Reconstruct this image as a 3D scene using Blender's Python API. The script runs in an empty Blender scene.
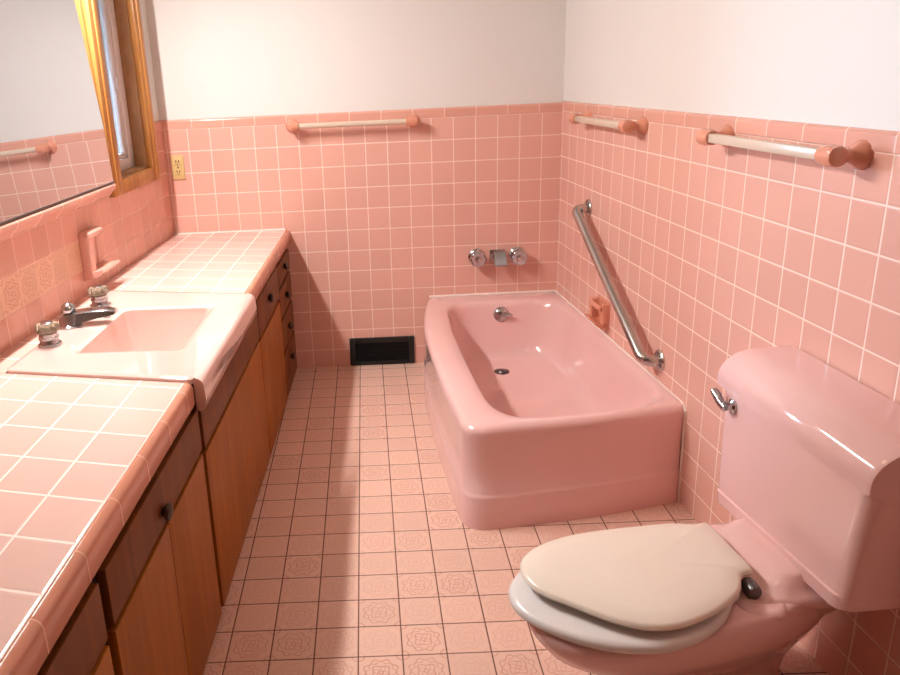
import bpy, bmesh, math, random
from mathutils import Vector, Matrix
random.seed(4)
T = 0.11                      # one wall tile (4 1/4 inch plus joint) in metres; all lengths below are in tiles
COL = bpy.context.scene.collection
SC = bpy.context.scene

# ------------------------------------------------------------------ frames of the room
AR = 0.0621625                # the side walls flare a little from square
LSL = 0.055
VSL = 0.033
def W(x, y, z): return Vector((x, y, z))
def RW(s, o, z):              # right wall: s from the back corner toward the camera, o away from the wall
    return Vector((s*math.sin(AR) - o*math.cos(AR), -s*math.cos(AR) - o*math.sin(AR), z))
_l = math.hypot(1, LSL)
def LW(s, o, z):              # left wall
    return Vector((-18.0 + (-LSL*s + o)/_l, (-s - LSL*o)/_l, z))
_v = math.hypot(1, VSL)
def VW(s, n, z):              # vanity front line: n outward
    return Vector((-12.8 + (-VSL*s + n)/_v, (-s - VSL*n)/_v, z))
def BW(s, o, z):              # back wall: s to the right (negative x), o toward the camera
    return Vector((s, -o, z))

# ------------------------------------------------------------------ mesh builder
class MB:
    def __init__(self):
        self.v = []; self.f = []; self.uv = []; self.mi = []; self.cur = 0
    def add(self, pts, faces, uvs=None):
        b = len(self.v)
        self.v += [Vector(p) for p in pts]
        for f in faces:
            self.f.append([b+i for i in f]); self.mi.append(self.cur)
            self.uv.append([uvs[i] for i in f] if uvs else [(0.5, 0.5)]*len(f))
        return self
    def box(self, P, a0, a1, b0, b1, c0, c1, uvf=None):
        pts = []; uv = []
        for a in (a0, a1):
            for b in (b0, b1):
                for c in (c0, c1):
                    pts.append(P(a, b, c)); uv.append(uvf(a, b, c) if uvf else (0.5, 0.5))
        fs = [(0,1,3,2),(4,6,7,5),(0,4,5,1),(2,3,7,6),(0,2,6,4),(1,5,7,3)]
        return self.add(pts, fs, uv)
    def bbox(self, P, a0, a1, b0, b1, c0, c1, r=0.05, seg=3, uvf=None):
        bm = bmesh.new()
        vs = [bm.verts.new((a, b, c)) for a in (a0, a1) for b in (b0, b1) for c in (c0, c1)]
        for f in [(0,1,3,2),(4,6,7,5),(0,4,5,1),(2,3,7,6),(0,2,6,4),(1,5,7,3)]:
            bm.faces.new([vs[i] for i in f])
        bmesh.ops.bevel(bm, geom=bm.edges[:], offset=r, segments=seg, profile=0.5, affect='EDGES')
        bm.verts.ensure_lookup_table()
        idx = {v: i for i, v in enumerate(bm.verts)}
        self.add([P(*v.co) for v in bm.verts], [[idx[v] for v in f.verts] for f in bm.faces],
                 [uvf(*v.co) if uvf else (0.5, 0.5) for v in bm.verts])
        bm.free(); return self
    def loft(self, rings, cap0=True, cap1=True, closed=True):
        n = len(rings[0]); pts = [p for r in rings for p in r]; fs = []
        m = n if closed else n-1
        for k in range(len(rings)-1):
            for i in range(m):
                j = (i+1) % n
                fs.append((k*n+i, k*n+j, (k+1)*n+j, (k+1)*n+i))
        if cap0: fs.append(tuple(range(n))[::-1])
        if cap1: fs.append(tuple((len(rings)-1)*n+i for i in range(n)))
        return self.add(pts, fs)
    def extrude(self, P, prof, s0, s1, uvf=None, shear=None, seg=1):
        # prof: closed list of (o, z), swept along s
        n = len(prof); pts = []; uv = []; fs = []
        for k in range(seg+1):
            for (o, z) in prof:
                s = s0 + (s1-s0)*k/seg
                if shear: s = s + shear*o
                pts.append(P(s, o, z)); uv.append(uvf(s, o, z) if uvf else (0.5, 0.5))
        for k in range(seg):
            for i in range(n):
                j = (i+1) % n
                fs.append((k*n+i, k*n+j, (k+1)*n+j, (k+1)*n+i))
        fs.append(tuple(range(n))[::-1]); fs.append(tuple(seg*n+i for i in range(n)))
        return self.add(pts, fs, uv)
    def lathe(self, c, axis, prof, n=28):
        c = Vector(c); ax = Vector(axis).normalized()
        u = ax.orthogonal().normalized(); w = ax.cross(u)
        rings = [[c + ax*h + (u*math.cos(2*math.pi*i/n) + w*math.sin(2*math.pi*i/n))*max(r, 1e-4) for i in range(n)] for (r, h) in prof]
        return self.loft(rings)
    def tube(self, path, r, n=16, cap=True, rs=None):
        path = [Vector(p) for p in path]; rings = []; u = None
        for i, p in enumerate(path):
            t = (path[min(i+1, len(path)-1)] - path[max(i-1, 0)]).normalized()
            if u is None: u = t.orthogonal().normalized()
            else: u = (u - t*u.dot(t)).normalized()
            w = t.cross(u); rr = rs[i] if rs else r
            rings.append([p + (u*math.cos(2*math.pi*k/n) + w*math.sin(2*math.pi*k/n))*rr for k in range(n)])
        return self.loft(rings, cap, cap)
    def build(self, name, mat, parent=None, base=None, smooth=35, structure=False):
        if base is None:
            lo = [min(v[i] for v in self.v) for i in range(3)]; hi = [max(v[i] for v in self.v) for i in range(3)]
            base = Vector(((lo[0]+hi[0])/2, (lo[1]+hi[1])/2, lo[2]))
        base = Vector(base)
        me = bpy.data.meshes.new(name)
        me.from_pydata([((v-base)*T)[:] for v in self.v], [], self.f)
        ul = me.uv_layers.new(name='UVMap')
        k = 0
        for fi, f in enumerate(self.f):
            for c in self.uv[fi]:
                ul.data[k].uv = c; k += 1
        mats = mat if isinstance(mat, (list, tuple)) else [mat]
        for m in mats: me.materials.append(m)
        for p, mi in zip(me.polygons, self.mi): p.material_index = mi
        bm = bmesh.new(); bm.from_mesh(me)
        bmesh.ops.recalc_face_normals(bm, faces=bm.faces[:])
        bm.to_mesh(me); bm.free()
        if smooth:
            for p in me.polygons: p.use_smooth = True
            me.set_sharp_from_angle(angle=math.radians(smooth))
        o = bpy.data.objects.new(name, me); COL.objects.link(o)
        wl = base*T
        if parent is not None:
            o.parent = parent; o.location = wl - abs_loc(parent)
        else: o.location = wl
        if structure: o['kind'] = 'structure'
        return o
def abs_loc(o):
    l = Vector(o.location)
    while o.parent: o = o.parent; l += Vector(o.location)
    return l
def thing(name, label, cat, base, group=None):
    o = bpy.data.objects.new(name, None); COL.objects.link(o)
    o.empty_display_size = 0.05; o.location = Vector(base)*T
    return tag(o, label, cat, group)
def tag(o, label, cat, group=None):
    o['label'] = label; o['category'] = cat
    if group: o['group'] = group
    return o
def arc(cx, cy, r, a0, a1, n):
    return [(cx + r*math.cos(math.radians(a0+(a1-a0)*i/n)), cy + r*math.sin(math.radians(a0+(a1-a0)*i/n))) for i in range(n+1)]

# ------------------------------------------------------------------ materials
def srgb(r, g, b):
    f = lambda c: (c/255/12.92) if c/255 <= 0.04045 else ((c/255+0.055)/1.055)**2.4
    return (f(r), f(g), f(b), 1)
class NT:
    def __init__(self, name):
        self.m = bpy.data.materials.new(name); self.m.use_nodes = True
        self.t = self.m.node_tree; self.n = self.t.nodes
        self.b = self.n['Principled BSDF']
    def node(self, typ, **k):
        n = self.n.new(typ)
        for a, v in k.items(): setattr(n, a, v)
        return n
    def lk(self, a, b): self.t.links.new(a, b)
    def math(self, op, a, b=None, c=None):
        n = self.node('ShaderNodeMath', operation=op)
        for i, v in enumerate((a, b, c)):
            if v is None: continue
            if isinstance(v, (int, float)): n.inputs[i].default_value = v
            else: self.lk(v, n.inputs[i])
        return n.outputs[0]
    def mix(self, f, a, b, blend='MIX'):
        n = self.node('ShaderNodeMix', data_type='RGBA', blend_type=blend)
        for i, v in ((0, f), (6, a), (7, b)):
            if isinstance(v, (int, float)): n.inputs[i].default_value = v
            elif isinstance(v, tuple): n.inputs[i].default_value = v
            else: self.lk(v, n.inputs[i])
        return n.outputs[2]
    def step(self, v, a, b):   # smooth ramp 0..1 from a to b
        n = self.node('ShaderNodeMapRange', interpolation_type='SMOOTHSTEP')
        self.lk(v, n.inputs[0]); n.inputs[1].default_value = a; n.inputs[2].default_value = b
        return n.outputs[0]
    def noise(self, scale, detail=3, vec=None, rough=0.5):
        n = self.node('ShaderNodeTexNoise'); n.inputs['Scale'].default_value = scale; n.inputs['Detail'].default_value = detail
        n.inputs['Roughness'].default_value = rough
        if vec is None:
            tc = self.node('ShaderNodeTexCoord'); vec = tc.outputs['Object']
        self.lk(vec, n.inputs['Vector']); return n.outputs['Fac']
    def set(self, **k):
        for a, v in k.items():
            i = self.b.inputs[a.replace('_', ' ')]
            if isinstance(v, (int, float, tuple)): i.default_value = v
            else: self.lk(v, i)
        return self
    def bump(self, h, strength=0.3, dist=0.002):
        n = self.node('ShaderNodeBump'); n.inputs['Strength'].default_value = strength; n.inputs['Distance'].default_value = dist
        self.lk(h, n.inputs['Height']); self.lk(n.outputs[0], self.b.inputs['Normal'])

def plain(name, col, rough=0.4, metal=0.0, var=0.04, scale=8, coat=0.0, spec=0.5):
    t = NT(name); f = t.noise(scale, 3)
    d = tuple(c*(1-var*2) for c in col[:3]) + (1,)
    t.set(Base_Color=t.mix(f, col, d), Roughness=rough, Metallic=metal)
    t.b.inputs['Coat Weight'].default_value = coat; t.b.inputs['Coat Roughness'].default_value = 0.04
    t.b.inputs['Specular IOR Level'].default_value = spec
    return t.m

def tile(name, base, grout, gw=0.02, rough=0.16, var=0.05, orn=0.0, orncol=None, ornmin=0.1, groutrough=0.7, bump=0.35, wav=0.15, blot=0.0):
    t = NT(name)
    uv = t.node('ShaderNodeUVMap'); uv.uv_map = 'UVMap'
    sx = t.node('ShaderNodeSeparateXYZ'); t.lk(uv.outputs[0], sx.inputs[0])
    u, v = sx.outputs[0], sx.outputs[1]
    fu, fv = t.math('FLOOR', u), t.math('FLOOR', v)
    a = t.math('SUBTRACT', t.math('SUBTRACT', u, fu), 0.5); b = t.math('SUBTRACT', t.math('SUBTRACT', v, fv), 0.5)
    e = t.math('SUBTRACT', 0.5, t.math('MAXIMUM', t.math('ABSOLUTE', a), t.math('ABSOLUTE', b)))   # distance to the tile's edge
    face = t.step(e, gw*0.7, gw*1.3)
    cb = t.node('ShaderNodeCombineXYZ'); t.lk(fu, cb.inputs[0]); t.lk(fv, cb.inputs[1])
    wn = t.node('ShaderNodeTexWhiteNoise', noise_dimensions='2D'); t.lk(cb.outputs[0], wn.inputs[0])
    rnd = wn.outputs['Value']
    dark = tuple(c*(1-var*2.2) for c in base[:3]) + (1,)
    col = t.mix(rnd, base, dark)
    if blot:
        nb = t.noise(30, 4, uv.outputs[0]); col = t.mix(t.math('MULTIPLY', nb, blot), col, dark)
    height = t.step(e, gw*0.6, gw*0.6+0.05)
    if orn:
        r = t.math('SQRT', t.math('ADD', t.math('MULTIPLY', a, a), t.math('MULTIPLY', b, b)))
        th = t.math('ARCTAN2', b, a)
        def ring(rad, amp, k, wdt, ph=0.0):
            rr = t.math('ADD', r, t.math('MULTIPLY', t.math('COSINE', t.math('ADD', t.math('MULTIPLY', th, k), ph)), amp))
            return t.math('SUBTRACT', 1.0, t.step(t.math('ABSOLUTE', t.math('SUBTRACT', rr, rad)), wdt*0.4, wdt*1.3))
        m = ring(0.37, 0.035, 8, 0.022)
        for q in (ring(0.31, -0.03, 8, 0.016), ring(0.2, 0.035, 4, 0.022), ring(0.13, 0.05, 4, 0.018, 1.57), ring(0.05, 0.0, 4, 0.02)):
            m = t.math('MAXIMUM', m, q)
        ca = t.math('SUBTRACT', 0.5, t.math('ABSOLUTE', a)); cbb = t.math('SUBTRACT', 0.5, t.math('ABSOLUTE', b))
        rc = t.math('SQRT', t.math('ADD', t.math('MULTIPLY', ca, ca), t.math('MULTIPLY', cbb, cbb)))
        m = t.math('MAXIMUM', m, t.math('SUBTRACT', 1.0, t.step(t.math('ABSOLUTE', t.math('SUBTRACT', rc, 0.14)), 0.01, 0.028)))
        wn2 = t.node('ShaderNodeTexWhiteNoise', noise_dimensions='3D'); cb2 = t.node('ShaderNodeCombineXYZ')
        t.lk(fu, cb2.inputs[0]); t.lk(fv, cb2.inputs[1]); cb2.inputs[2].default_value = 3.3; t.lk(cb2.outputs[0], wn2.inputs[0])
        wear = t.math('MULTIPLY', t.math('POWER', wn2.outputs['Value'], 2.2), 1.0-ornmin)
        wear = t.math('ADD', wear, ornmin)
        wear = t.math('MULTIPLY', wear, t.math('ADD', 0.35, t.noise(9, 3, uv.outputs[0])))
        mm = t.math('MULTIPLY', t.math('MULTIPLY', m, wear), orn)
        col = t.mix(mm, col, orncol)
        height = t.math('SUBTRACT', height, t.math('MULTIPLY', mm, 0.25))
    col = t.mix(face, grout, col)
    t.set(Base_Color=col, Roughness=t.math('ADD', groutrough, t.math('MULTIPLY', face, rough-groutrough)))
    h2 = t.math('ADD', height, t.math('MULTIPLY', t.noise(1.1, 2, uv.outputs[0]), wav))
    t.bump(h2, bump, 0.0015)
    return t.m

def wood(name, c0, c1, rough=0.4, scale=(30, 30, 2.2)):
    t = NT(name); tc = t.node('ShaderNodeTexCoord'); mp = t.node('ShaderNodeMapping')
    t.lk(tc.outputs['Object'], mp.inputs[0]); mp.inputs['Scale'].default_value = scale
    f = t.noise(1.0, 5, mp.outputs[0], 0.6); g = t.noise(0.25, 2, mp.outputs[0])
    f = t.math('ADD', t.math('MULTIPLY', f, 0.6), t.math('MULTIPLY', g, 0.4))
    t.set(Base_Color=t.mix(t.step(f, 0.35, 0.65), c0, c1), Roughness=rough)
    t.b.inputs['Specular IOR Level'].default_value = 0.3
    t.bump(f, 0.08, 0.001)
    return t.m

PINK = srgb(223, 171, 155); GROUT = srgb(238, 212, 198)
M = {}
M['tile_wall'] = tile('pink_glazed_wall_tile', PINK, GROUT, 0.02, 0.17, var=0.025)
M['tile_cap'] = tile('pink_glazed_cap_tile', srgb(222, 164, 146), srgb(232, 196, 180), 0.012, 0.15)
M['tile_left'] = tile('pink_glazed_tile_with_pink_joints', srgb(222, 162, 142), srgb(230, 184, 166), 0.018, 0.2)
M['tile_bull'] = tile('shaded_bullnose_tile', srgb(216, 148, 122), srgb(230, 184, 160), 0.008, 0.16)  # darker than the wall tile: the edge's shaded side is put into the colour
M['tile_plain'] = plain('pink_glazed_edge_tile', PINK, 0.16, var=0.02)
M['tile_band'] = tile('peach_ornament_tile', srgb(234, 184, 154), srgb(234, 192, 168), 0.018, 0.3, orn=0.8, orncol=srgb(188, 116, 92), ornmin=0.6)
M['tile_counter'] = tile('pink_counter_tile', srgb(226, 188, 176), srgb(240, 222, 211), 0.02, 0.14, var=0.03)  # lightened base: strong light on the counter top is put into the colour
M['tile_floor'] = tile('pink_ornament_floor_tile', srgb(229, 191, 173), srgb(108, 68, 52), 0.016, 0.33, var=0.05, orn=0.7, orncol=srgb(184, 116, 94), ornmin=0.3, blot=0.6)
M['white'] = plain('white_wall_paint', srgb(222, 219, 214), 0.65, var=0.01)
M['tan'] = plain('tan_wall_paint', srgb(150, 126, 108), 0.7, var=0.02)
M['ceil'] = plain('cream_ceiling_paint', srgb(206, 196, 182), 0.8, var=0.01)
M['enamel'] = plain('pink_porcelain_enamel', srgb(229, 187, 182), 0.1, var=0.015, coat=0.3)
M['sink'] = plain('pale_pink_sink_enamel', srgb(234, 199, 189), 0.07, var=0.01, coat=1.0)  # pink lightened throughout to carry the bright reflection on the rim
M['sink'].node_tree.nodes['Principled BSDF'].inputs['IOR'].default_value = 1.75
M['ceramic'] = plain('coral_glazed_ceramic', srgb(216, 146, 120), 0.14, var=0.04, coat=0.2)
M['cream'] = plain('cream_plastic', srgb(208, 188, 168), 0.3, var=0.02)
M['seat'] = plain('white_seat_plastic', srgb(226, 223, 222), 0.26, var=0.01)
M['lid'] = plain('cream_lid_plastic', srgb(234, 224, 211), 0.24, var=0.02)
M['chrome'] = plain('chrome', (0.5, 0.51, 0.53, 1), 0.18, 1.0, var=0.05)
M['steel'] = plain('brushed_stainless_steel', (0.56, 0.54, 0.52, 1), 0.24, 1.0, var=0.08, scale=30)
M['darkmetal'] = plain('dark_pewter_metal', (0.16, 0.15, 0.15, 1), 0.3, 0.9, var=0.1)
M['knobwood'] = plain('dark_bronze_knob', srgb(58, 34, 22), 0.35, 0.4, var=0.1)
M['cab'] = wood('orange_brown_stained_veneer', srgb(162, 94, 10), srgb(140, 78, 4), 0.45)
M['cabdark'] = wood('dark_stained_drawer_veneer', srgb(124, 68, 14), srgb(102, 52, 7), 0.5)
M['carcass'] = plain('dark_cabinet_frame', srgb(30, 17, 10), 0.6, var=0.1)
M['oak'] = wood('golden_oak', srgb(192, 134, 72), srgb(160, 102, 48), 0.35)
M['jamb'] = wood('brown_jamb_wood', srgb(178, 134, 92), srgb(146, 102, 64), 0.45, (14, 14, 5))
M['vinyl'] = plain('white_window_vinyl', srgb(224, 216, 212), 0.35, var=0.01)
M['black'] = plain('black_vent_metal', srgb(22, 20, 18), 0.5, var=0.1)
M['hole'] = plain('painted_duct_dark', srgb(4, 4, 4), 0.9)  # near-black colour that stands for the darkness inside the vent opening
M['ivory'] = plain('aged_ivory_plastic', srgb(212, 182, 124), 0.35, var=0.03)
M['slot'] = plain('dark_outlet_slot', srgb(80, 58, 34), 0.6)
M['caulk'] = plain('white_caulk', srgb(240, 224, 214), 0.5, var=0.02)
t = NT('mirror_silver'); t.set(Base_Color=(0.70, 0.745, 0.78, 1), Metallic=1.0, Roughness=t.math('MULTIPLY', t.noise(3), 0.012)); M['mirror'] = t.m
t = NT('clear_window_glass')
gl = t.node('ShaderNodeBsdfGlossy'); gl.inputs['Roughness'].default_value = 0.02
tr = t.node('ShaderNodeBsdfTransparent'); tr.inputs[0].default_value = (0.93, 0.97, 1, 1)
fr = t.node('ShaderNodeFresnel'); mx = t.node('ShaderNodeMixShader')
t.lk(fr.outputs[0], mx.inputs[0]); t.lk(tr.outputs[0], mx.inputs[1]); t.lk(gl.outputs[0], mx.inputs[2])
t.lk(mx.outputs[0], t.n['Material Output'].inputs['Surface']); M['glass'] = t.m
t = NT('smoky_acrylic_knob'); t.set(Base_Color=t.mix(t.noise(20), (0.72, 0.66, 0.5, 1), (0.6, 0.55, 0.42, 1)), Roughness=0.08)
t.b.inputs['Transmission Weight'].default_value = 0.75; t.b.inputs['IOR'].default_value = 1.48; M['acrylic'] = t.m

# ------------------------------------------------------------------ room shell
ZC = 11.73                    # underside of the cap course
ZT = 12.12                    # top of the tiled wainscot
H = 22.2                      # ceiling
S_END = 38.5
def floor_uv(x, y, z): return ((x+9.5794)/1.0931, (-y-13.2522)/1.0522)
mb = MB(); mb.box(W, -22, 4, -S_END-1, 0.6, -1, 0, floor_uv); mb.build('floor', M['tile_floor'], structure=True, smooth=0)
mb = MB(); mb.box(W, -23, 5, -S_END-1, 0.6, H, H+1); mb.build('ceiling', M['ceil'], structure=True, smooth=0)
mb = MB(); mb.box(W, -22, 4, 0.08, 0.9, -0.2, H+.2); mb.build('wall_back', M['white'], structure=True, smooth=0)
mb = MB(); mb.box(RW, -0.9, S_END+1, -0.9, -0.08, -0.2, H+.2); mb.build('wall_right', M['white'], structure=True, smooth=0)
mb = MB(); mb.box(W, -22, 4, -S_END-1, -S_END-0.4, -0.2, H+.2); mb.build('wall_front', M['tan'], structure=True, smooth=0)
# left wall with the window opening
WS0, WS1, WZ0, WZ1 = 2.4, 6.2, 10.3, 18.6
mb = MB()
for (s0, s1, z0, z1) in ((-1, WS0, -0.2, H+.2), (WS1, S_END+1, -0.2, H+.2), (WS0, WS1, -0.2, WZ0), (WS0, WS1, WZ1, H+.2)):
    mb.box(LW, s0, s1, -1.5, -0.08, z0, z1)
mb.build('wall_left', M['white'], structure=True, smooth=0)

CAPP = [(-0.08, ZC)] + [(0.0, ZC), (0.03, ZC+0.02), (0.03, ZC+0.32)] + arc(-0.07, ZC+0.32, 0.10, 0, 90, 5) + [(-0.08, ZC+0.42)]
# back wall tiles: trim_1
mb = MB()
mb.box(BW, -18.6, 0, -0.08, 0.0, 0, ZC, lambda x, o, z: (x+0.8628, (z-ZC)/0.987))
mb.cur = 1
mb.extrude(BW, CAPP, -18.6, 0.0, lambda x, o, z: ((x+1.0)/1.42, (z-ZC)*0.98/1.0))
mb.build('trim_1', [M['tile_wall'], M['tile_cap']], structure=True, smooth=40)
# right wall tiles: trim_2
mb = MB()
mb.box(RW, 0, S_END, -0.08, 0.0, 0, ZC+.06, lambda s, o, z: (s-12.2068, (z-ZC-.06)/0.993))
mb.cur = 1
mb.extrude(lambda s_, o_, z_: RW(s_, o_, z_+.06), CAPP, 0, S_END, lambda s, o, z: ((s-11.7)/1.42, (z-ZC)*0.98))
mb.build('trim_2', [M['tile_wall'], M['tile_cap']], structure=True, smooth=40)
# left wall tiles: trim_3
luv = lambda s, o, z: ((s-10.15)/1.02, z-9.83)
mb = MB()
LZ = 9.83
for (s0, s1, z0, z1) in ((0, S_END, 0, 7.83), (0, 8.7, 7.83, 8.83), (0, S_END, 8.83, LZ), (0, 1.62, LZ, ZC)):
    mb.box(LW, s0, s1, -0.08, 0.0, z0, z1, luv)
mb.box(LW, 1.62, 7.1, -0.08, 0.0, LZ, 10.28, luv)
mb.cur = 1
mb.box(LW, 8.7, S_END, -0.08, 0.0, 7.83, 8.83, lambda s, o, z: ((s-10.15)/1.02, z-7.83))
mb.cur = 2
mb.extrude(LW, CAPP, 0, 1.62, lambda s, o, z: ((s-1.3)/1.42, (z-ZC)*0.98))
LEDGE = [(-0.08, LZ), (0.0, LZ), (0.06, LZ+0.02), (0.12, LZ+0.1)] + [(0.3, LZ+0.28)] + arc(0.26, LZ+0.40, 0.1, -40, 90, 6) + [(-0.08, LZ+0.5)]
mb.cur = 2
mb.extrude(LW, LEDGE, 7.1, S_END, lambda s, o, z: ((s-10.15)/1.42, (z-LZ)*0.9))
mb.build('trim_3', [M['tile_left'], M['tile_band'], M['tile_cap']], structure=True, smooth=40)

# ------------------------------------------------------------------ window
win = bpy.data.objects.new('window_1', None); COL.objects.link(win); win.location = LW(3.7, 0, 10.4)*T; win['kind'] = 'structure'; win.empty_display_size = .05
def casing(s0, s1, z0, z1):
    mb.bbox(LW, s0, s1, -0.02, 0.26, z0, z1, 0.05, 2)
mb = MB()
casing(1.62, 2.45, 9.78, 19.4); casing(6.15, 7.08, 9.78, 19.4); casing(2.45, 6.15, 9.78, 10.34); casing(2.45, 6.15, 18.5, 19.4)
for s in (1.88, 6.46): mb.bbox(LW, s, s+0.32, 0.2, 0.33, 10.0, 19.1, 0.06, 2)
mb.build('casing', M['oak'], win)
mb = MB()
mb.box(LW, WS0-.02, WS0+0.12, -1.5, 0.0, WZ0, WZ1); mb.box(LW, WS1-0.12, WS1+.02, -1.5, 0.0, WZ0, WZ1)
mb.box(LW, WS0, WS1, -1.5, 0.0, WZ0-.02, WZ0+0.12); mb.box(LW, WS0, WS1, -1.5, 0.0, WZ1-0.12, WZ1+.02)
mb.build('jamb', M['jamb'], win, smooth=0)
mb = MB()
a0, a1, b0, b1 = WS0+0.12, WS1-0.12, WZ0+0.12, WZ1-0.12
for (s0, s1, z0, z1) in ((a0, a0+0.55, b0, b1), (a1-0.55, a1, b0, b1), (a0, a1, b0, b0+0.45), (a0, a1, b1-0.45, b1)):
    mb.bbox(LW, s0, s1, -1.0, -0.5, z0, z1, 0.05, 2)
for (s0, s1, z0, z1) in ((a0+.5, a0+0.82, b0+.4, b1-.4), (a1-0.82, a1-.5, b0+.4, b1-.4), (a0+.4, a1-.4, b0+.42, b0+0.65), (a0+.4, a1-.4, b1-0.65, b1-.42)):
    mb.bbox(LW, s0, s1, -0.9, -0.6, z0, z1, 0.04, 2)
sash = mb.build('sash', M['vinyl'], win)
mb = MB(); mb.box(LW, a0+.5, a1-.5, -0.76, -0.72, b0+.5, b1-.5); mb.build('pane', M['glass'], win, smooth=0)
mb = MB(); mb.bbox(LW, a0+.6, a0+.74, -0.62, -0.5, 13.6, 14.1, 0.04, 2); mb.build('latch', M['vinyl'], sash)

# ------------------------------------------------------------------ mirror
MT = 0.045
def MW(s, o, z): return LW(s, o + 0.30 - MT*(z-10.34), z)
mt = thing('wall_mirror', 'large frameless mirror above the sink beside the wooden window', 'mirror', MW(14, 0, 10.34))
mb = MB(); mb.box(MW, 7.16, 31, -0.04, 0.0, 10.345, 18.4); mb.build('mirror_glass', M['mirror'], mt, smooth=0)
mb = MB(); mb.box(MW, 7.16, 31, -0.05, 0.03, 10.335, 10.40)
mb.build('bottom_channel', M['darkmetal'], mt, smooth=0)

# ------------------------------------------------------------------ vanity cabinets
CG = 'stained wood base cabinets along the left wall'
def knob(s, z, parent):
    mb = MB(); c = VW(s, 0.16, z); ax = VW(s, 1, z) - VW(s, 0, z)
    mb.lathe(c, ax, [(0.09, 0), (0.09, 0.03), (0.16, 0.07), (0.19, 0.12), (0.17, 0.17), (0.1, 0.2), (0.0, 0.205)], 20)
    mb.build('knob', M['knobwood'], parent)
def front(kind, s0, s1, z0, z1, parent, mat, kn=None):
    mb = MB(); mb.bbox(VW, s0, s1, -0.02, 0.17, z0, z1, 0.03, 2)
    o = mb.build(kind, M[mat], parent)
    if kn: knob(kn[0], kn[1], o)
    return o
def carcass(root, s0, s1):
    mb = MB(); mb.box(VW, s0, s1, -5.05, -0.02, 0.0, 6.3)
    mb.build('carcass', M['carcass'], root, smooth=0)
g = 0.07
r = thing('drawer_cabinet', 'narrow brown wood cabinet of four stacked drawers touching the back wall', 'cabinet', VW(2.1, -2.5, 0), CG)
carcass(r, 0.35, 4.1)
zz = [0.12, 2.2, 3.72, 5.12, 6.2]
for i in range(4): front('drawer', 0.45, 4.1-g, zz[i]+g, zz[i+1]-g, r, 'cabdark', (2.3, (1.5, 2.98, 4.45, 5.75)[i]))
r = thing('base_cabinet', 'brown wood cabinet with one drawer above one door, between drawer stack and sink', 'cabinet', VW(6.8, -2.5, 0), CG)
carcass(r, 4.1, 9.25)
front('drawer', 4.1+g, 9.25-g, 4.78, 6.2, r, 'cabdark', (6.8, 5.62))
front('door', 4.1+g, 9.25-g, 0.12, 4.66, r, 'cab')
r = thing('sink_cabinet', 'widest brown wood cabinet with a plain panel over a wide door, below the sink', 'cabinet', VW(13.4, -2.5, 0), CG)
mb = MB()
for (s0, s1, n0, n1, z0, z1) in ((9.25, 9.4, -5.05, -0.02, 0, 6.3), (17.6, 17.75, -5.05, -0.02, 0, 6.3), (9.4, 17.6, -5.05, -4.95, 0, 6.3), (9.4, 17.6, -4.95, -0.02, 0, 0.12), (9.4, 17.6, -0.25, -0.02, 0.12, 6.1)):
    mb.box(VW, s0, s1, n0, n1, z0, z1)
mb.build('carcass', M['carcass'], r, smooth=0)
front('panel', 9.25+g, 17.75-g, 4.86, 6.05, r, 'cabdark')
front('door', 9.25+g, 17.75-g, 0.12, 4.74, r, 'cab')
r = thing('base_cabinet', 'brown wood cabinet with one drawer over two doors, just nearer than the sink', 'cabinet', VW(20.7, -2.5, 0), CG)
carcass(r, 17.76, 24.3)
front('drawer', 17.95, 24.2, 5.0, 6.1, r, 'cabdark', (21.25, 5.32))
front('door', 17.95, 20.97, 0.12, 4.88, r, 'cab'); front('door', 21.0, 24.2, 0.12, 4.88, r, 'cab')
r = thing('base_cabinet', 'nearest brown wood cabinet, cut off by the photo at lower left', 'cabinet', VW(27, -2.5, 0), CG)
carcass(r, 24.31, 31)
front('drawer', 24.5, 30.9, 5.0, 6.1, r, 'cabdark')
d = front('door', 24.5, 30.9, 0.12, 4.88, r, 'cab')
mb = MB(); mb.bbox(VW, 24.34, 24.48, 0.0, 0.1, 3.7, 4.25, 0.03, 2); mb.build('hinge', M['chrome'], d)

# ------------------------------------------------------------------ countertop
def cuv(s, n, z): return ((n-0.04)/1.115, (s-18.67-0.22*n)/1.205)
ct = thing('countertop', 'pink tiled countertop running along the left wall around the sink', 'countertop', VW(15, -2.5, 6.3))
def wn_(s): return -5.2 - 0.022*s + 0.02
mb = MB()
def slab(sa, sb):             # sa(n), sb(n): end lines
    pts = []; uv = []
    for z in (6.32, 6.95):
        for (f, n) in ((sa, 0.04), (sb, 0.04), (sb, None), (sa, None)):
            if n is None: s = f(-5.3); n = wn_(s); s = f(n)
            else: s = f(n)
            pts.append(VW(s, n, z)); uv.append(cuv(s, n, z))
    mb.add(pts, [(3,2,1,0),(4,5,6,7),(0,1,5,4),(1,2,6,5),(2,3,7,6),(3,0,4,7)], uv)
slab(lambda n: -0.033*n, lambda n: 11.05+0.2*n)
slab(lambda n: 18.33+0.2*n, lambda n: 31.0)
pts = []; uv = []
for z in (6.32, 6.95):
    for (s, n) in ((10.2, -4.76), (17.4, -4.76), (17.3, wn_(17.3)), (10.1, wn_(10.1))):
        pts.append(VW(s, n, z)); uv.append(cuv(s, n, z))
mb.add(pts, [(3,2,1,0),(4,5,6,7),(0,1,5,4),(1,2,6,5),(2,3,7,6),(3,0,4,7)], uv)
mb.build('tiled_top', M['tile_counter'], ct, smooth=0)
BN = [(0.05, 6.34), (0.05, 6.95), (0.08, 6.965)] + arc(0.06, 6.785, 0.18, 84, 0, 7) + [(0.24, 6.4), (0.2, 6.34)]
mb = MB()
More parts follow.
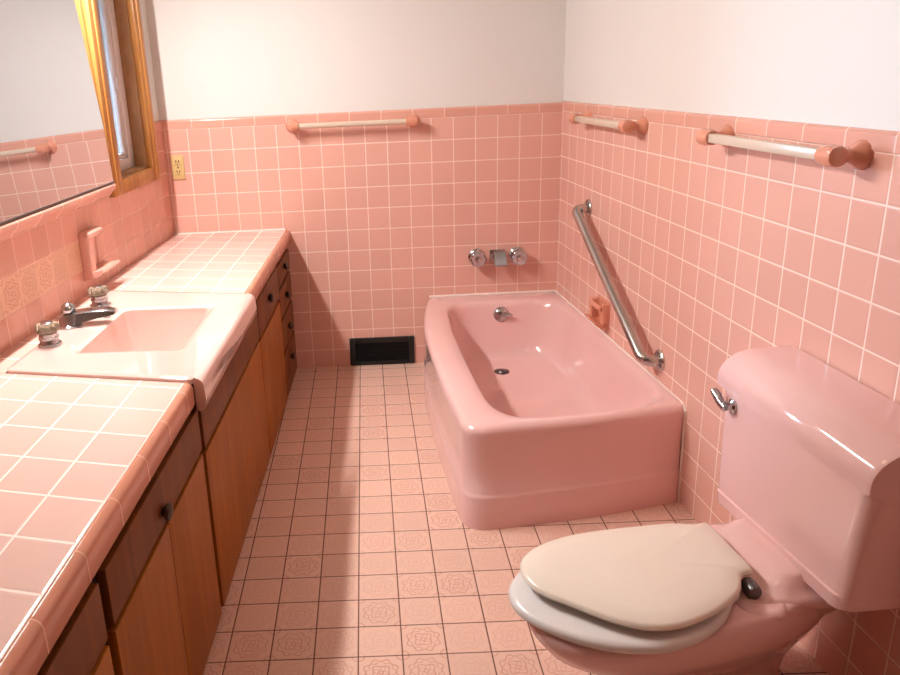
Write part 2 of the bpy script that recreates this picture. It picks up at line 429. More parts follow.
buv = lambda s, n, z: ((s-24.9)/1.5, 0.03 + 0.5*(0.3 - n + 6.97 - z) if False else 0.02+0.4*max(0, n-0.05)+0.4*(6.97-z))
mb.extrude(VW, BN, 0.0, 11.1, buv); mb.build('bullnose_edge', M['tile_bull'], ct, smooth=50)
mb = MB(); mb.extrude(VW, BN, 18.35, 31.0, buv); mb.build('bullnose_edge', M['tile_bull'], ct, smooth=50)

# ------------------------------------------------------------------ sink
def rrect(s0, s1, n0, n1, r, z, shear=0.0, k=6, m=6):
    c = [(s1-r, n1-r, 0), (s0+r, n1-r, 90), (s0+r, n0+r, 180), (s1-r, n0+r, 270)]
    P = []
    for i, (cs, cn, a) in enumerate(c):
        A = arc(cs, cn, r, a, a+90, k)
        nx = c[(i+1) % 4]; B0 = (nx[0]+r*math.cos(math.radians(nx[2])), nx[1]+r*math.sin(math.radians(nx[2])))
        P += A
        e = A[-1]
        P += [(e[0]+(B0[0]-e[0])*j/m, e[1]+(B0[1]-e[1])*j/m) for j in range(1, m)]
    return [VW(s+shear*n, n, z) for (s, n) in P]
sk = thing('bathroom_sink', 'pale pink square sink with rolled front apron set into the tiled counter', 'sink', VW(14.3, -2, 5.0))
mb = MB()
R = [rrect(11.07, 18.32, -4.75, 0.26, 0.15, 6.9, 0.2), rrect(11.07, 18.32, -4.75, 0.26, 0.15, 7.02, 0.2), rrect(11.13, 18.26, -4.69, 0.24, 0.15, 7.06, 0.2),
     rrect(11.25, 18.14, -4.57, 0.14, 0.15, 7.06, 0.2), rrect(12.30, 16.44, -3.54, -0.40, 0.25, 7.06), rrect(12.42, 16.32, -3.42, -0.52, 0.25, 7.055), rrect(12.50, 16.24, -3.34, -0.60, 0.25, 7.02), rrect(12.54, 16.2, -3.3, -0.64, 0.25, 6.85),
     rrect(12.66, 15.9, -3.12, -0.8, 0.3, 5.7), rrect(12.8, 15.75, -3.0, -0.95, 0.35, 5.3), rrect(13.1, 15.4, -2.7, -1.3, 0.4, 5.1), rrect(14.1, 14.5, -2.1, -1.7, 0.1, 5.05)]
mb.loft(R, cap0=False, cap1=True)
AP = [(0.24, 7.0), (0.24, 7.06), (0.30, 7.05)] + arc(0.30, 6.84, 0.20, 80, 0, 6) + [(0.52, 6.6), (0.50, 6.38), (0.44, 6.24), (0.34, 6.2), (0.26, 6.24)]
mb.extrude(VW, AP, 11.09, 18.26, shear=0.2, seg=6)
mb.build('basin', M['sink'], sk, smooth=40)
mb = MB(); mb.lathe(VW(14.3, -1.9, 5.05), (0, 0, 1), [(0.26, 0), (0.26, 0.03), (0.2, 0.04), (0.12, 0.0)], 24); mb.build('drain', M['chrome'], sk)

# ------------------------------------------------------------------ sink faucet
FS = 0.85
def VF(s0, n0):
    k_ = FS
    def P(s, n, z): return VW(s0+(s-s0)*k_, n0+(n-n0)*k_, 7.06+(z-7.06)*k_)
    return P
fc = thing('sink_faucet', 'chrome faucet with acrylic handles at the back of the pale pink sink', 'faucet', VW(13.8, -4.2, 7.06))
mb = MB()
# spout: flat tapering body from the hub to the tip
FS = 1.0; SPF = VF(14.05, -4.5)
def srect(q, w, z0, z1):
    sv = 14.05 + (q+4.5)*-0.25
    return [SPF(sv-w, q, z0), SPF(sv+w, q, z0), SPF(sv+w*0.85, q, z1-0.04), SPF(sv+w*0.5, q, z1), SPF(sv-w*0.5, q, z1), SPF(sv-w*0.85, q, z1-0.04)]
mb.loft([srect(-4.62, 0.26, 7.12, 7.42), srect(-4.4, 0.33, 7.12, 7.5), srect(-4.0, 0.3, 7.2, 7.52), srect(-3.6, 0.26, 7.28, 7.52), srect(-3.35, 0.24, 7.3, 7.5), srect(-3.15, 0.18, 7.33, 7.44)])
mb.lathe(SPF(14.05, -4.45, 7.06), (0, 0, 1), [(0.357, 0.000), (0.357, 0.043), (0.289, 0.102), (0.255, 0.255)], 28)
mb.lathe(SPF(13.75, -3.42, 7.2), (0, 0, 1), [(0.085, 0.000), (0.102, 0.017), (0.102, 0.170)], 18)
sp = mb.build('spout', M['chrome'], fc)
mb = MB(); mb.lathe(SPF(14.05, -4.42, 7.46), (0, 0, 1), [(0.102, 0.000), (0.204, 0.051), (0.221, 0.136), (0.170, 0.246), (0.076, 0.315), (0.000, 0.332)], 24); mb.build('lift_knob', M['chrome'], sp)
FS = 0.85
for (s, n) in ((15.62, -4.35), (12.0, -4.3)):
    HF = VF(s, n); mb = MB(); mb.lathe(HF(s, n, 7.06), (0, 0, 1), [(0.306, 0.000), (0.306, 0.043), (0.255, 0.068), (0.238, 0.170), (0.264, 0.187), (0.264, 0.238), (0.238, 0.255), (0.238, 0.340), (0.085, 0.357)], 28)
    h = mb.build('handle', M['chrome'], fc)
    mb = MB()
    n_ = 20; rings = []
    for (rr, hh) in ((0.24, 0.42), (0.34, 0.47), (0.36, 0.62), (0.3, 0.73), (0.16, 0.76)):
        rings.append([HF(s + rr*(1+0.06*math.cos(10*2*math.pi*i/40))*math.cos(2*math.pi*i/40), n + rr*(1+0.06*math.cos(10*2*math.pi*i/40))*math.sin(2*math.pi*i/40), 7.05+hh) for i in range(40)])
    mb.loft(rings); k = mb.build('grip', M['acrylic'], h)
    mb = MB(); mb.lathe(HF(s, n, 7.72), (0, 0, 1), [(0.162, 0.000), (0.170, 0.076), (0.119, 0.102), (0.000, 0.106)], 20); mb.build('cap', M['chrome'], h)

# ------------------------------------------------------------------ ceramic holder on the left wall
sd = thing('soap_holder', 'pink ceramic wall niche holder above the counter beside the ornament tile band', 'soap holder', LW(9.4, 0, 7.6))
mb = MB()
mb.bbox(LW, 9.72, 10.15, -0.02, 0.34, 7.65, 9.08, 0.09, 3)
mb.bbox(LW, 8.7, 8.95, -0.02, 0.1, 7.65, 9.0, 0.05, 3)
mb.bbox(LW, 8.9, 10.15, -0.02, 0.4, 8.84, 9.1, 0.1, 3)
mb.box(LW, 8.7, 10.0, -0.02, 0.05, 7.7, 9.0)
pr = [(-0.02, 7.45), (0.3, 7.5), (0.62, 7.62), (0.72, 7.72), (0.68, 7.8), (0.55, 7.78), (0.35, 7.74), (0.05, 7.78), (-0.02, 7.78)]
mb.extrude(LW, pr, 8.6, 10.17)
mb.build('niche', M['tile_plain'], sd, smooth=40)

# ------------------------------------------------------------------ outlet
ot = thing('electrical_outlet', 'ivory double wall outlet on the back wall tiles beside the window', 'outlet', BW(-17.43, 0, 9.5))
mb = MB(); mb.bbox(BW, -17.72, -17.16, -0.01, 0.07, 9.5, 10.6, 0.03, 2); mb.build('plate', M['ivory'], ot)
for z in (9.82, 10.28):
    mb = MB(); mb.bbox(BW, -17.6, -17.28, 0.05, 0.1, z-0.15, z+0.15, 0.03, 2); rc = mb.build('receptacle', M['ivory'], ot)
    mb = MB()
    for x in (-17.5, -17.38): mb.box(BW, x-0.02, x+0.02, 0.09, 0.105, z-0.02, z+0.1)
    mb.lathe(BW(-17.44, 0.095, z-0.08), (0, -1, 0), [(0.03, 0), (0.03, 0.01)], 10)
    mb.build('slots', M['slot'], rc, smooth=0)
mb = MB(); mb.lathe(BW(-17.44, 0.065, 10.05), (0, -1, 0), [(0.04, 0), (0.04, 0.02), (0.02, 0.03)], 12); mb.build('screw', M['slot'], ot)

# ------------------------------------------------------------------ towel bars
TG = 'towel bars with coral ceramic posts'
def post(P, s, z, zb, ob, sgn, parent, rb=0.32):
    mb = MB()
    c = P(s, 0, z); ax = P(s, 1, z) - P(s, 0, z)
    prof = [(0.31, 0.0), (0.31, 0.05), (0.25, 0.14), (0.15, 0.28), (0.14, 0.34), (0.17, 0.42), (0.21, ob-0.13), (0.225, ob), (0.2, ob+0.14), (0.11, ob+0.2)]
    n = 12                                  # faceted
    u = P(s+1, 0, z) - P(s, 0, z); w = Vector((0, 0, 1))
    rings = [[c + ax*h + (u*math.cos(2*math.pi*(i+.5)/n) + w*math.sin(2*math.pi*(i+.5)/n))*r_ for i in range(n)] for (r_, h) in prof]
    mb.loft(rings)
    # socket collar around the bar's end
    cc = P(s, ob, z); rr = [[cc + u*sgn*h + (ax*math.cos(2*math.pi*(i+.5)/n) + w*math.sin(2*math.pi*(i+.5)/n))*r_ for i in range(n)] for (r_, h) in ((0.14, -0.2), (0.21, -0.16), (0.225, 0.08), (0.19, 0.32))]
    mb.loft(rr)
    return mb.build('post', M['ceramic'], parent, smooth=40)
def towel_bar(P, s0, s1, z, ob, label, square):
    t = thing('towel_bar', label, 'towel bar', P((s0+s1)/2, 0, z-0.4), TG)
    post(P, s0, z, z, ob, 1, t); post(P, s1, z, z, ob, -1, t)
    mb = MB()
    if square: mb.bbox(P, s0+0.25, s1-0.25, ob-0.115, ob+0.115, z-0.115, z+0.115, 0.025, 2)
    else: mb.tube([P(s0+0.3, ob, z), P((s0+s1)/2, ob, z), P(s1-0.3, ob, z)], 0.12, 20)
    mb.build('bar', M['cream'], t)
towel_bar(BW, -12.1, -6.7, 11.66, 0.62, 'towel bar with pale round rail on the back wall', False)
towel_bar(RW, 3.6, 8.85, 11.66, 0.62, 'towel bar with cream rail on the right wall above the tub', True)
towel_bar(RW, 14.2, 19.35, 11.7, 0.62, 'towel bar with cream rail on the right wall above the toilet', True)

# ------------------------------------------------------------------ bathtub
def poly_round(pts, n=10):
    # pts: (x, y, r) rounded-corner closed polygon -> dense polyline
    out = []; m = len(pts)
    for i in range(m):
        p = Vector(pts[i][:2]); a = Vector(pts[i-1][:2]); b = Vector(pts[(i+1) % m][:2]); r_ = pts[i][2]
        d1 = (a-p); d2 = (b-p); l1 = min(r_, d1.length*0.49); l2 = min(r_, d2.length*0.49)
        A = p + d1.normalized()*l1; B = p + d2.normalized()*l2
        for k in range(n+1):
            t_ = k/n; out.append(A*(1-t_)**2 + p*2*t_*(1-t_) + B*t_*t_)
    return out
CX, CY = -2.8, -7.2
def polar(poly, n=360):
    res = []
    for i in range(n):
        th = 2*math.pi*i/n; d = Vector((math.cos(th), math.sin(th))); best = None
        for k in range(len(poly)):
            p = poly[k]-Vector((CX, CY)); q = poly[(k+1) % len(poly)]-Vector((CX, CY)); e = q-p
            den = d.x*e.y - d.y*e.x
            if abs(den) < 1e-9: continue
            t_ = (p.x*e.y - p.y*e.x)/den; u_ = (p.x*d.y - p.y*d.x)/den
            if t_ > 0 and -1e-6 <= u_ <= 1+1e-6 and (best is None or t_ < best): best = t_
        res.append(Vector((CX, CY)) + d*best)
    return res
sa = math.sin(AR)
def wx(y): return -y*math.tan(AR) - 0.03
def outer(e=0.0, rc=0.9, f=0.0):
    return polar(poly_round([(wx(0)-e*0.2, -0.03-e*.2, 0.05), (-6.2+e, -0.03-e*.2, 0.2), (-6.52+e, -2.0, 1.0), (-6.72+e, -4.3, 1.6), (-6.70+e, -7.4, 1.6), (-6.55+e, -10.7, 1.6),
                             (-6.28+e, -14.28+e-f, rc), (-2.3, -13.82+e-f*0.7, 0.8), (wx(-13.3)-e*0.2, -13.25+e, 0.06)]))
def inner(e=0.0, fx=0.0, fr_=0.0):
    return polar(poly_round([(0.02-e, -1.02-e, 1.9), (-5.45+e*.7, -1.05-e, 1.5), (-5.6+e*.7, -5.0, 0.8), (-5.45+e*.7, -9.5, 1.0), (-5.2+e*.7, -13.55+e+fr_, 1.8), (-2.6, -13.5+e+fr_, 0.8), (0.6-e, -12.85+e+fr_, 1.6), (0.3-e, -8.0, 0.8)]))
def ring(o, z): return [Vector((p.x, p.y, z)) for p in o]
tb = thing('bathtub', 'pink enamel bathtub in the back right corner', 'bathtub', Vector((-2.8, -7, 0)))
mb = MB()
R = [ring(outer(-0.03, f=.24), 0.0), ring(outer(-0.03, f=.18), 1.04), ring(outer(-0.01, f=.16), 1.12), ring(outer(0.02, f=.13), 1.16), ring(outer(0.03, f=.08), 2.0), ring(outer(0.02), 2.98), ring(outer(0.0), 3.14),
     ring(outer(0.05), 3.26), ring(outer(0.14), 3.35), ring(outer(0.28), 3.39)]
mid = [(a*0.5+b*0.5) for a, b in zip(outer(0.28), inner(-0.08))]
R += [ring(mid, 3.385), ring(inner(-0.08), 3.36), ring(inner(0.02), 3.31), ring(inner(0.1), 3.2), ring(inner(0.16), 3.0), ring(inner(0.32, 0, 0.25), 2.2), ring(inner(0.5, 0, 0.7), 1.4),
      ring(inner(0.66, 0, 1.1), 0.98), ring(inner(0.9, 0, 1.4), 0.76), ring(inner(1.25, 0, 1.7), 0.66), ring([Vector((CX, CY)) + (p-Vector((CX, CY)))*0.5 for p in inner(1.3, 0, 1.7)], 0.62),
      ring([Vector((CX, CY)) + (p-Vector((CX, CY)))*0.05 for p in inner(1.3, 0, 1.7)], 0.61)]
mb.loft(R, cap0=False)
mb.build('tub_body', M['enamel'], tb, smooth=60)
mb = MB(); mb.lathe((-3.15, -3.2, 0.63), (0, 0, 1), [(0.34, 0), (0.34, 0.04), (0.27, 0.06), (0.25, 0.03)], 28); dr = mb.build('drain', M['darkmetal'], tb)
mb = MB(); mb.lathe((-3.15, -3.2, 0.66), (0, 0, 1), [(0.24, 0), (0.2, 0.06), (0, 0.1)], 24); mb.build('stopper', M['darkmetal'], dr)
mb = MB(); c = Vector((-2.85, -1.22, 2.72)); ax = Vector((0, -1, 0.16))
mb.lathe(c, ax, [(0.36, 0), (0.36, 0.06), (0.3, 0.14), (0.16, 0.2), (0, 0.22)], 28); ov = mb.build('overflow_plate', M['chrome'], tb)
mb = MB(); mb.tube([c+Vector((0.02, -0.2, 0.03)), c+Vector((0.28, -0.26, 0.06)), c+Vector((0.48, -0.26, 0.02))], 0.07, 12, rs=[0.1, 0.08, 0.05]); mb.build('lever', M['chrome'], ov)

# caulk beads where tub, counter and tiles meet
mb = MB()
mb.tube([(-6.1, -0.03, 3.37), (-3, -0.03, 3.39), (-0.02, -0.03, 3.39)], 0.06, 8)
mb.tube([RW(0.0, 0.03, 3.39), RW(7, 0.03, 3.39), RW(13.1, 0.03, 3.36), RW(13.24, 0.03, 3.2), RW(13.27, 0.02, 1.5), RW(13.29, 0.02, 0.0)], 0.045, 8)
mb.tube([BW(-18.0, 0.02, 6.96), BW(-12.8, 0.02, 6.96)], 0.045, 8)
mb.build('trim_4', M['caulk'], structure=True)

# ------------------------------------------------------------------ tub faucet
tf = thing('tub_faucet', 'chrome two-handle tub filler on the back wall above the bathtub', 'faucet', BW(-2.85, 0, 4.8))
for x in (-3.82, -1.9):
    mb = MB(); mb.lathe(BW(x, 0, 5.25), (0, -1, 0), [(0.38, 0), (0.4, 0.06), (0.34, 0.12), (0.2, 0.18), (0.2, 0.3)], 28); h = mb.build('handle', M['chrome'], tf)
    mb = MB(); rings = []
    for (rr, hh) in ((0.26, 0.28), (0.36, 0.34), (0.38, 0.5), (0.36, 0.66), (0.3, 0.72)):
        rings.append([Vector((x + rr*(1+.05*math.cos(8*2*math.pi*i/48))*math.cos(2*math.pi*i/48), -hh, 5.25 + rr*(1+.05*math.cos(8*2*math.pi*i/48))*math.sin(2*math.pi*i/48))) for i in range(48)])
    mb.loft(rings); mb.build('grip', M['chrome'], h)
    mb = MB(); mb.lathe(BW(x, 0.71, 5.25), (0, -1, 0), [(0.17, 0), (0.17, 0.03), (0.12, 0.05)], 20); mb.build('cap', M['steel'], h)
mb = MB()
mb.bbox(BW, -3.22, -2.5, -0.01, 0.12, 4.98, 5.56, 0.04, 2)
pr = [(0.05, 5.5), (0.35, 5.5), (0.62, 5.3), (0.8, 5.0), (0.82, 4.92), (0.68, 4.9), (0.5, 5.1), (0.3, 5.22), (0.05, 5.2)]
mb.extrude(BW, pr, -3.08, -2.52)
mb.build('spout', M['chrome'], tf, smooth=30)

# ------------------------------------------------------------------ soap dish on the right wall
SO = lambda s_, o_, z_: RW(s_+.25, o_, z_+.04)
so = thing('soap_dish', 'small coral ceramic soap dish with grab loop on the tiles above the tub rim', 'soap dish', RW(6, 0, 3.6))
mb = MB()
mb.bbox(SO, 5.3, 6.5, -0.02, 0.1, 3.62, 4.78, 0.06, 3)
mb.bbox(SO, 5.3, 5.55, 0.0, 0.42, 3.7, 4.7, 0.08, 3); mb.bbox(SO, 6.25, 6.5, 0.0, 0.32, 3.7, 4.7, 0.08, 3)
mb.bbox(SO, 5.3, 6.5, 0.3, 0.46, 4.42, 4.62, 0.07, 3)
mb.extrude(SO, [(0, 3.68), (0.35, 3.72), (0.55, 3.85), (0.6, 3.98), (0.5, 3.98), (0.38, 3.9), (0.05, 3.88)], 5.3, 6.5)
mb.build('dish', M['ceramic'], so, smooth=40)

# ------------------------------------------------------------------ grab bar
gb = thing('grab_bar', 'slanted stainless steel grab bar on the right wall above the tub', 'grab bar', RW(7.6, 0, 4.1))
A = (3.95, 8.05); B = (11.25, 4.12); OB = 0.56
dx, dz = (B[0]-A[0]), (B[1]-A[1]); L_ = math.hypot(dx, dz); dx /= L_; dz /= L_
path = [RW(A[0], 0.0, A[1]), RW(A[0], 0.26, A[1])]
for i in range(1, 7):
    t_ = math.radians(15*i); path.append(RW(A[0]+dx*0.32*(1-math.cos(t_)), 0.26+0.32*math.sin(t_), A[1]+dz*0.32*(1-math.cos(t_))))
for i in range(6, 0, -1):
    t_ = math.radians(15*i); path.append(RW(B[0]-dx*0.32*(1-math.cos(t_)), 0.26+0.32*math.sin(t_), B[1]-dz*0.32*(1-math.cos(t_))))
path += [RW(B[0], 0.26, B[1]), RW(B[0], 0.0, B[1])]
mb = MB(); mb.tube(path, 0.195, 20); mb.build('bar', M['steel'], gb, smooth=60)
for (s, z) in (A, B):
    axr = RW(s, 1, z)-RW(s, 0, z)
    mb = MB(); mb.lathe(RW(s, 0, z), axr, [(0.37, 0), (0.37, 0.05), (0.33, 0.09), (0.17, 0.1)], 28); f_ = mb.build('flange', M['steel'], gb)
    for k in range(3):
        an = math.radians(90+120*k); cc = RW(s+0.26*math.cos(an), 0.08, z+0.26*math.sin(an))
        mb = MB(); mb.lathe(cc, axr, [(0.05, 0), (0.05, 0.02), (0.02, 0.035)], 10); mb.build('screw', M['darkmetal'], f_)

# ------------------------------------------------------------------ floor vent in the back wall
vt = thing('wall_vent', 'black heating vent low in the back wall by the floor', 'vent', BW(-8.45, 0, 0))
mb = MB()
for (x0, x1, z0, z1) in ((-10.05, -9.78, 0.02, 1.42), (-7.15, -6.88, 0.02, 1.42), (-9.78, -7.15, 1.16, 1.42), (-9.78, -7.15, 0.02, 0.2)):
    mb.bbox(BW, x0, x1, -0.01, 0.12, z0, z1, 0.03, 2)
mb.build('frame', M['black'], vt)
mb = MB(); mb.box(BW, -9.8, -7.1, 0.0, 0.015, 0.15, 1.2); mb.build('duct_dark_sheet', M['hole'], vt, smooth=0)  # flat sheet on the tiles, coloured as the shade of the open duct
mb = MB()
for i in range(7):
    z = 0.26+i*0.135; mb.add([BW(-9.78, 0.02, z), BW(-7.15, 0.02, z), BW(-7.15, 0.07, z+0.1), BW(-9.78, 0.07, z+0.1), BW(-9.78, 0.03, z-0.01), BW(-7.15, 0.03, z-0.01), BW(-7.15, 0.08, z+0.09), BW(-9.78, 0.08, z+0.09)],
           [(0,1,2,3),(7,6,5,4),(0,4,5,1),(2,6,7,3),(0,3,7,4),(1,5,6,2)])
mb.build('louvers', M['hole'], vt, smooth=0)  # slats coloured like the sheet so they sink into the painted darkness

# ------------------------------------------------------------------ toilet
to = thing('toilet', 'pink toilet with cream lid against the right wall, in the near right corner', 'toilet', RW(20.6, 3, 0))
def smooth_closed(pts, n=96):
    # closed Catmull-Rom through pts, resampled evenly
    d = []; m = len(pts)
    for i in range(m):
        p0, p1, p2, p3 = [Vector(pts[(i+k-1) % m]) for k in range(4)]
        for k in range(12):
            t_ = k/12
            d.append(0.5*((2*p1)+(p2-p0)*t_+(2*p0-5*p1+4*p2-p3)*t_**2+(3*p1-p0-3*p2+p3)*t_**3))
    L = [0]
    for i in range(len(d)): L.append(L[-1]+(d[(i+1) % len(d)]-d[i]).length)
    out = []; j = 0
    for k in range(n):
        s = L[-1]*k/n
        while L[j+1] < s: j += 1
        f = (s-L[j])/max(1e-9, L[j+1]-L[j]); out.append(d[j].lerp(d[(j+1) % len(d)], f))
    return out
def inset(poly, e):
    m = len(poly); out = []
    for i in range(m):
        t_ = (poly[(i+1) % m]-poly[i-1]).normalized(); out.append(poly[i] + Vector((-t_.y, t_.x))*e)
    return out
def shrink(poly, f):
    c = sum(poly, Vector((0, 0)))/len(poly); return [c+(p-c)*f for p in poly]
def area(p): return sum(p[i].x*p[(i+1) % len(p)].y - p[(i+1) % len(p)].x*p[i].y for i in range(len(p)))/2
def rr(poly, z, zf=None): return [RW(p.x, p.y, z if zf is None else z+zf(p)) for p in poly]
LIDPTS = [(19.71, 2.66), (20.58, 2.6), (21.4, 2.58), (21.54, 2.89), (21.95, 3.14), (22.27, 3.5), (22.56, 3.97), (22.77, 4.47), (22.88, 4.91), (22.86, 5.41), (22.66, 5.88), (22.36, 6.3), (22.02, 6.7), (21.78, 7.0), (21.5, 7.22), (21.19, 7.32), (20.87, 7.31), (20.54, 7.18), (20.18, 6.78), (19.89, 6.12), (19.76, 5.52), (19.69, 4.96), (19.65, 4.34), (19.61, 3.74), (19.62, 3.37), (19.7, 3.0)]
SEATPTS = [(19.7,2.95),(21.55,2.95),(22.0,3.3),(22.5,3.75),(22.89,4.42),(23.07,5.14),(23.03,5.77),(22.86,6.33),(22.56,6.85),(22.14,7.33),(21.65,7.62),(21.1,7.62),(20.6,7.3),(20.2,6.8),(19.85,6.0),(19.7,5.0),(19.6,4.0)]
lidp = smooth_closed(LIDPTS, 120); seatp = smooth_closed(SEATPTS, 120)
if area(lidp) < 0: lidp.reverse()
if area(seatp) < 0: seatp.reverse()
ZS = 3.15
mb = MB()
mb.loft([rr(shrink(seatp, 0.94), ZS+0.02), rr(inset(seatp, 0.02), ZS+0.06), rr(seatp, ZS+0.14), rr(inset(seatp, 0.04), ZS+0.21), rr(inset(seatp, 0.13), ZS+0.25), rr(shrink(inset(seatp, 0.13), 0.7), ZS+0.24)])
mb.build('seat', M['seat'], to, smooth=50)
tilt = lambda p: 0.02*(p.y-2.6)
mb = MB()
mb.loft([rr(shrink(lidp, 0.93), 3.47, tilt), rr(inset(lidp, 0.03), 3.48, tilt), rr(lidp, 3.53, tilt), rr(inset(lidp, 0.02), 3.58, tilt), rr(inset(lidp, 0.08), 3.62, tilt), rr(shrink(inset(lidp, 0.08), 0.8), 3.66, tilt), rr(shrink(inset(lidp, 0.08), 0.1), 3.68, tilt)])
mb.build('lid', M['lid'], to, smooth=50)
# bowl
def egg(sc, vb, vf, hw, sq=2.3, n=72, wide=0.62, skew=0.0):
    # egg-shaped outline: vb back, vf front, widest at fraction 'wide'
    out = []; vm = vb+(vf-vb)*wide
    for i in range(n):
        a_ = 2*math.pi*i/n; c_, s_ = math.cos(a_), math.sin(a_)
        x_ = math.copysign(abs(c_)**(2/sq), c_)*hw; y_ = math.copysign(abs(s_)**(2/sq), s_)*((vf-vm) if s_ > 0 else (vm-vb))
        v_ = vm+y_; out.append(Vector((sc + x_ + skew*(v_-vb), v_)))
    return out
SKW = 0.14
mb = MB()
B = [(0.0, 20.05, 1.0, 4.6, 1.02, 2.7, .45), (0.35, 20.05, 1.0, 4.6, 1.0, 2.7, .45), (0.7, 20.08, 0.9, 4.8, 0.98, 2.6, .45), (1.1, 20.14, 0.7, 5.3, 1.06, 2.5, .5), (1.6, 20.28, 0.5, 6.0, 1.26, 2.4, .57), (2.1, 20.42, 0.4, 6.7, 1.48, 2.35, .62),
     (2.5, 20.54, 0.4, 7.1, 1.63, 2.3, .64), (2.8, 20.55, 0.4, 7.3, 1.67, 2.3, .66), (3.0, 20.55, 0.45, 7.38, 1.66, 2.3, .66), (3.12, 20.55, 0.48, 7.34, 1.63, 2.3, .66), (3.16, 20.55, 0.6, 7.2, 1.5, 2.3, .66)]
mb.loft([rr(egg(s, vb, vf, hw, sq, wide=wd, skew=SKW), z) for (z, s, vb, vf, hw, sq, wd) in B])
mb.build('bowl', M['enamel'], to, smooth=60)
# deck behind the seat that carries hinges and tank
mb = MB()
def rr4(s0, s1, v0, v1, r_, z, k=6):
    P_ = arc(s1-r_, v1-r_, r_, 0, 90, k)+arc(s0+r_, v1-r_, r_, 90, 180, k)+arc(s0+r_, v0+r_, r_, 180, 270, k)+arc(s1-r_, v0+r_, r_, 270, 360, k)
    return [RW(s, v, z) for (s, v) in P_]
mb.loft([rr4(19.4, 21.6, 0.6, 2.9, 0.6, 2.4), rr4(19.2, 21.9, 0.5, 3.1, 0.5, 2.9), rr4(19.1, 22.02, 0.5, 3.15, 0.4, 3.08), rr4(19.15, 21.98, 0.5, 3.1, 0.4, 3.17), rr4(19.25, 21.9, 0.5, 2.5, 0.4, 3.21), rr4(19.4, 21.75, 0.5, 2.25, 0.35, 3.34), rr4(19.5, 21.65, 0.5, 2.08, 0.3, 3.5), rr4(19.55, 21.6, 0.5, 1.9, 0.3, 3.56)])
mb.loft([rr4(19.3, 22.05, 2.2, 3.1, 0.4, 2.85), rr4(19.08, 22.24, 2.15, 3.18, 0.4, 2.98), rr4(19.03, 22.3, 2.15, 3.2, 0.38, 3.08), rr4(19.08, 22.24, 2.18, 3.16, 0.36, 3.16), rr4(19.2, 22.1, 2.25, 3.05, 0.3, 3.175)])
mb.build('deck', M['enamel'], to, smooth=60)
for s in (19.7, 21.6):
    mb = MB(); mb.lathe(RW(s-0.05 if s < 20 else s-0.12, 2.74, 3.33), RW(1, 0, 0)-RW(0, 0, 0), [(0.1, 0), (0.155, 0.02), (0.155, 0.3), (0.13, 0.35), (0.08, 0.36)], 20)
    mb.bbox(RW, s-0.05, s+0.2, 2.62, 2.86, 3.16, 3.28, 0.05, 2)
    mb.build('hinge_cap', M['darkmetal'], to)
# tank
mb = MB()
TS0, TS1, TV0, TV1 = 18.05, 23.1, 0.12, 1.72
def zb(ring, d):               # the tank's underside is not quite level
    c = (TS0+TS1)/2; return [Vector((p.x, p.y, p.z + d*0.065*((-p.y)/math.cos(AR)-c))) for p in ring]
mb.loft([zb(rr4(TS0+0.3, TS1-0.6, TV0+.1, TV1-0.3, 0.25, 3.24), 1), zb(rr4(TS0+0.12, TS1-0.42, TV0, TV1-0.12, 0.3, 3.28), 1), zb(rr4(TS0+0.05, TS1-0.35, TV0, TV1-0.05, 0.3, 3.36), 1), zb(rr4(TS0+0.03, TS1-0.32, TV0, TV1-0.02, 0.3, 3.66), 1),
         zb(rr4(TS0+0.05, TS1-0.33, TV0, TV1-0.05, 0.28, 3.7), 1), rr4(TS0, TS1, TV0, TV1, 0.28, 6.3)])
tk = mb.build('tank', M['enamel'], to, smooth=35)
mb = MB()
def lidring(e, s):            # profile of the lid at station s
    v1 = 1.84; P_ = [(0.06, 6.24), (v1-0.06-e, 6.24), (v1-e, 6.28), (v1-e, 6.46)]
    for i in range(1, 11):
        a_ = math.radians(9*i); P_.append((v1-e-0.85+0.85*math.cos(a_)-0.0, 6.46+(0.66-e*.6)*math.sin(a_)))
    P_ += [(0.5, 7.12-e*.6), (0.06, 7.12-e*.6)]
    return [RW(s, v, z) for (v, z) in P_]
mb.loft([lidring(0.14, TS0-0.1), lidring(0.04, TS0-0.06), lidring(0.0, TS0+0.02), lidring(0, 20.4), lidring(0, TS1-0.02), lidring(0.04, TS1+0.06), lidring(0.14, TS1+0.1)])
mb.build('tank_lid', M['enamel'], to, smooth=40)
mb = MB()
mb.lathe(RW(18.62, TV1-0.02, 5.93), RW(0, 1, 0)-RW(0, 0, 0), [(0.17, 0), (0.17, 0.06), (0.1, 0.1), (0.1, 0.2)], 20)
mb.tube([RW(18.64, TV1+0.18, 5.9), RW(18.45, TV1+0.2, 5.95), RW(18.28, TV1+0.21, 6.06), RW(18.12, TV1+0.21, 6.13)], 0.1, 12, rs=[0.1, 0.1, 0.11, 0.09])
mb.build('flush_lever', M['chrome'], to)

# ------------------------------------------------------------------ light
def area_light(name, loc, target, sx, sy, power, col, spread=180):
    l = bpy.data.lights.new(name, 'AREA'); l.shape = 'RECTANGLE'; l.size = sx*T; l.size_y = sy*T; l.energy = power; l.color = col; l.spread = math.radians(spread)
    o = bpy.data.objects.new(name, l); COL.objects.link(o); o.location = Vector(loc)*T
    d = (Vector(target)-Vector(loc)); o.rotation_euler = d.to_track_quat('-Z', 'Y').to_euler()
    return o
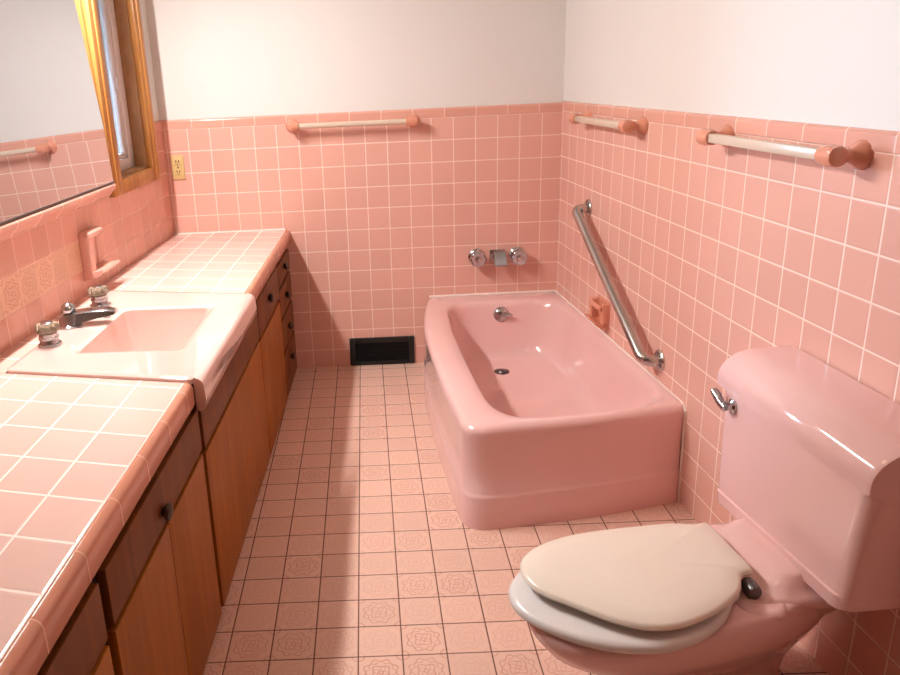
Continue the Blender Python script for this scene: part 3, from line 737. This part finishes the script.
# fixture above the mirror: a long lamp along the left wall
def bar_light(name, a, b, dirv, width, power, col):
    a, b = Vector(a), Vector(b); l = bpy.data.lights.new(name, 'AREA'); l.shape = 'RECTANGLE'; l.size = (b-a).length*T; l.size_y = width*T; l.energy = power; l.color = col
    o = bpy.data.objects.new(name, l); COL.objects.link(o); o.location = (a+b)/2*T
    x = (b-a).normalized(); z = -Vector(dirv).normalized(); z = (z - x*z.dot(x)).normalized(); y = z.cross(x)
    o.rotation_euler = Matrix((x, y, z)).transposed().to_euler(); return o
bar_light('vanity_lamp', LW(8, 0.6, 19.7), LW(17, 0.4, 19.2), (0.36, -0.1, -0.93), 0.35, 47, (1.0, 0.965, 0.94))
area_light('ceiling_lamp', (-8.5, -20, 21.9), (-8.5, -19, 0), 3.0, 3.0, 3.5, (1.0, 0.70, 0.44))
area_light('window_daylight', LW(1.3, -2.6, 14.5), LW(5.0, 14, 8), 2.6, 8, 260, (0.62, 0.80, 1.0), 160)
w = bpy.data.worlds.new('sky'); SC.world = w; w.use_nodes = True
w.node_tree.nodes['Background'].inputs[0].default_value = (0.62, 0.80, 0.95, 1); w.node_tree.nodes['Background'].inputs[1].default_value = 1.9

# ------------------------------------------------------------------ camera
cam = bpy.data.cameras.new('camera'); co = bpy.data.objects.new('camera', cam); COL.objects.link(co)
co.location = Vector((-8.869967, -34.753208, 13.67216))*T
co.rotation_euler = (1.2743025, 0.0438303, -0.0037809)
cam.sensor_fit = 'HORIZONTAL'; cam.sensor_width = 36; cam.lens = 752.1347*36/900
cam.shift_x = (450-365.119)/900; cam.shift_y = (305.4305-337.5)/900
cam.clip_start = 0.02
SC.camera = co
SC.view_settings.view_transform = 'Standard'; SC.view_settings.look = 'None'; SC.view_settings.gamma = 1; SC.view_settings.use_curve_mapping = False
SC.view_settings.exposure = 0.1
SC.cycles.use_denoising = True
SC.cycles.max_bounces = 10; SC.cycles.diffuse_bounces = 6; SC.cycles.glossy_bounces = 5
SC.cycles.caustics_reflective = True; SC.cycles.blur_glossy = 1.0; SC.cycles.caustics_refractive = False
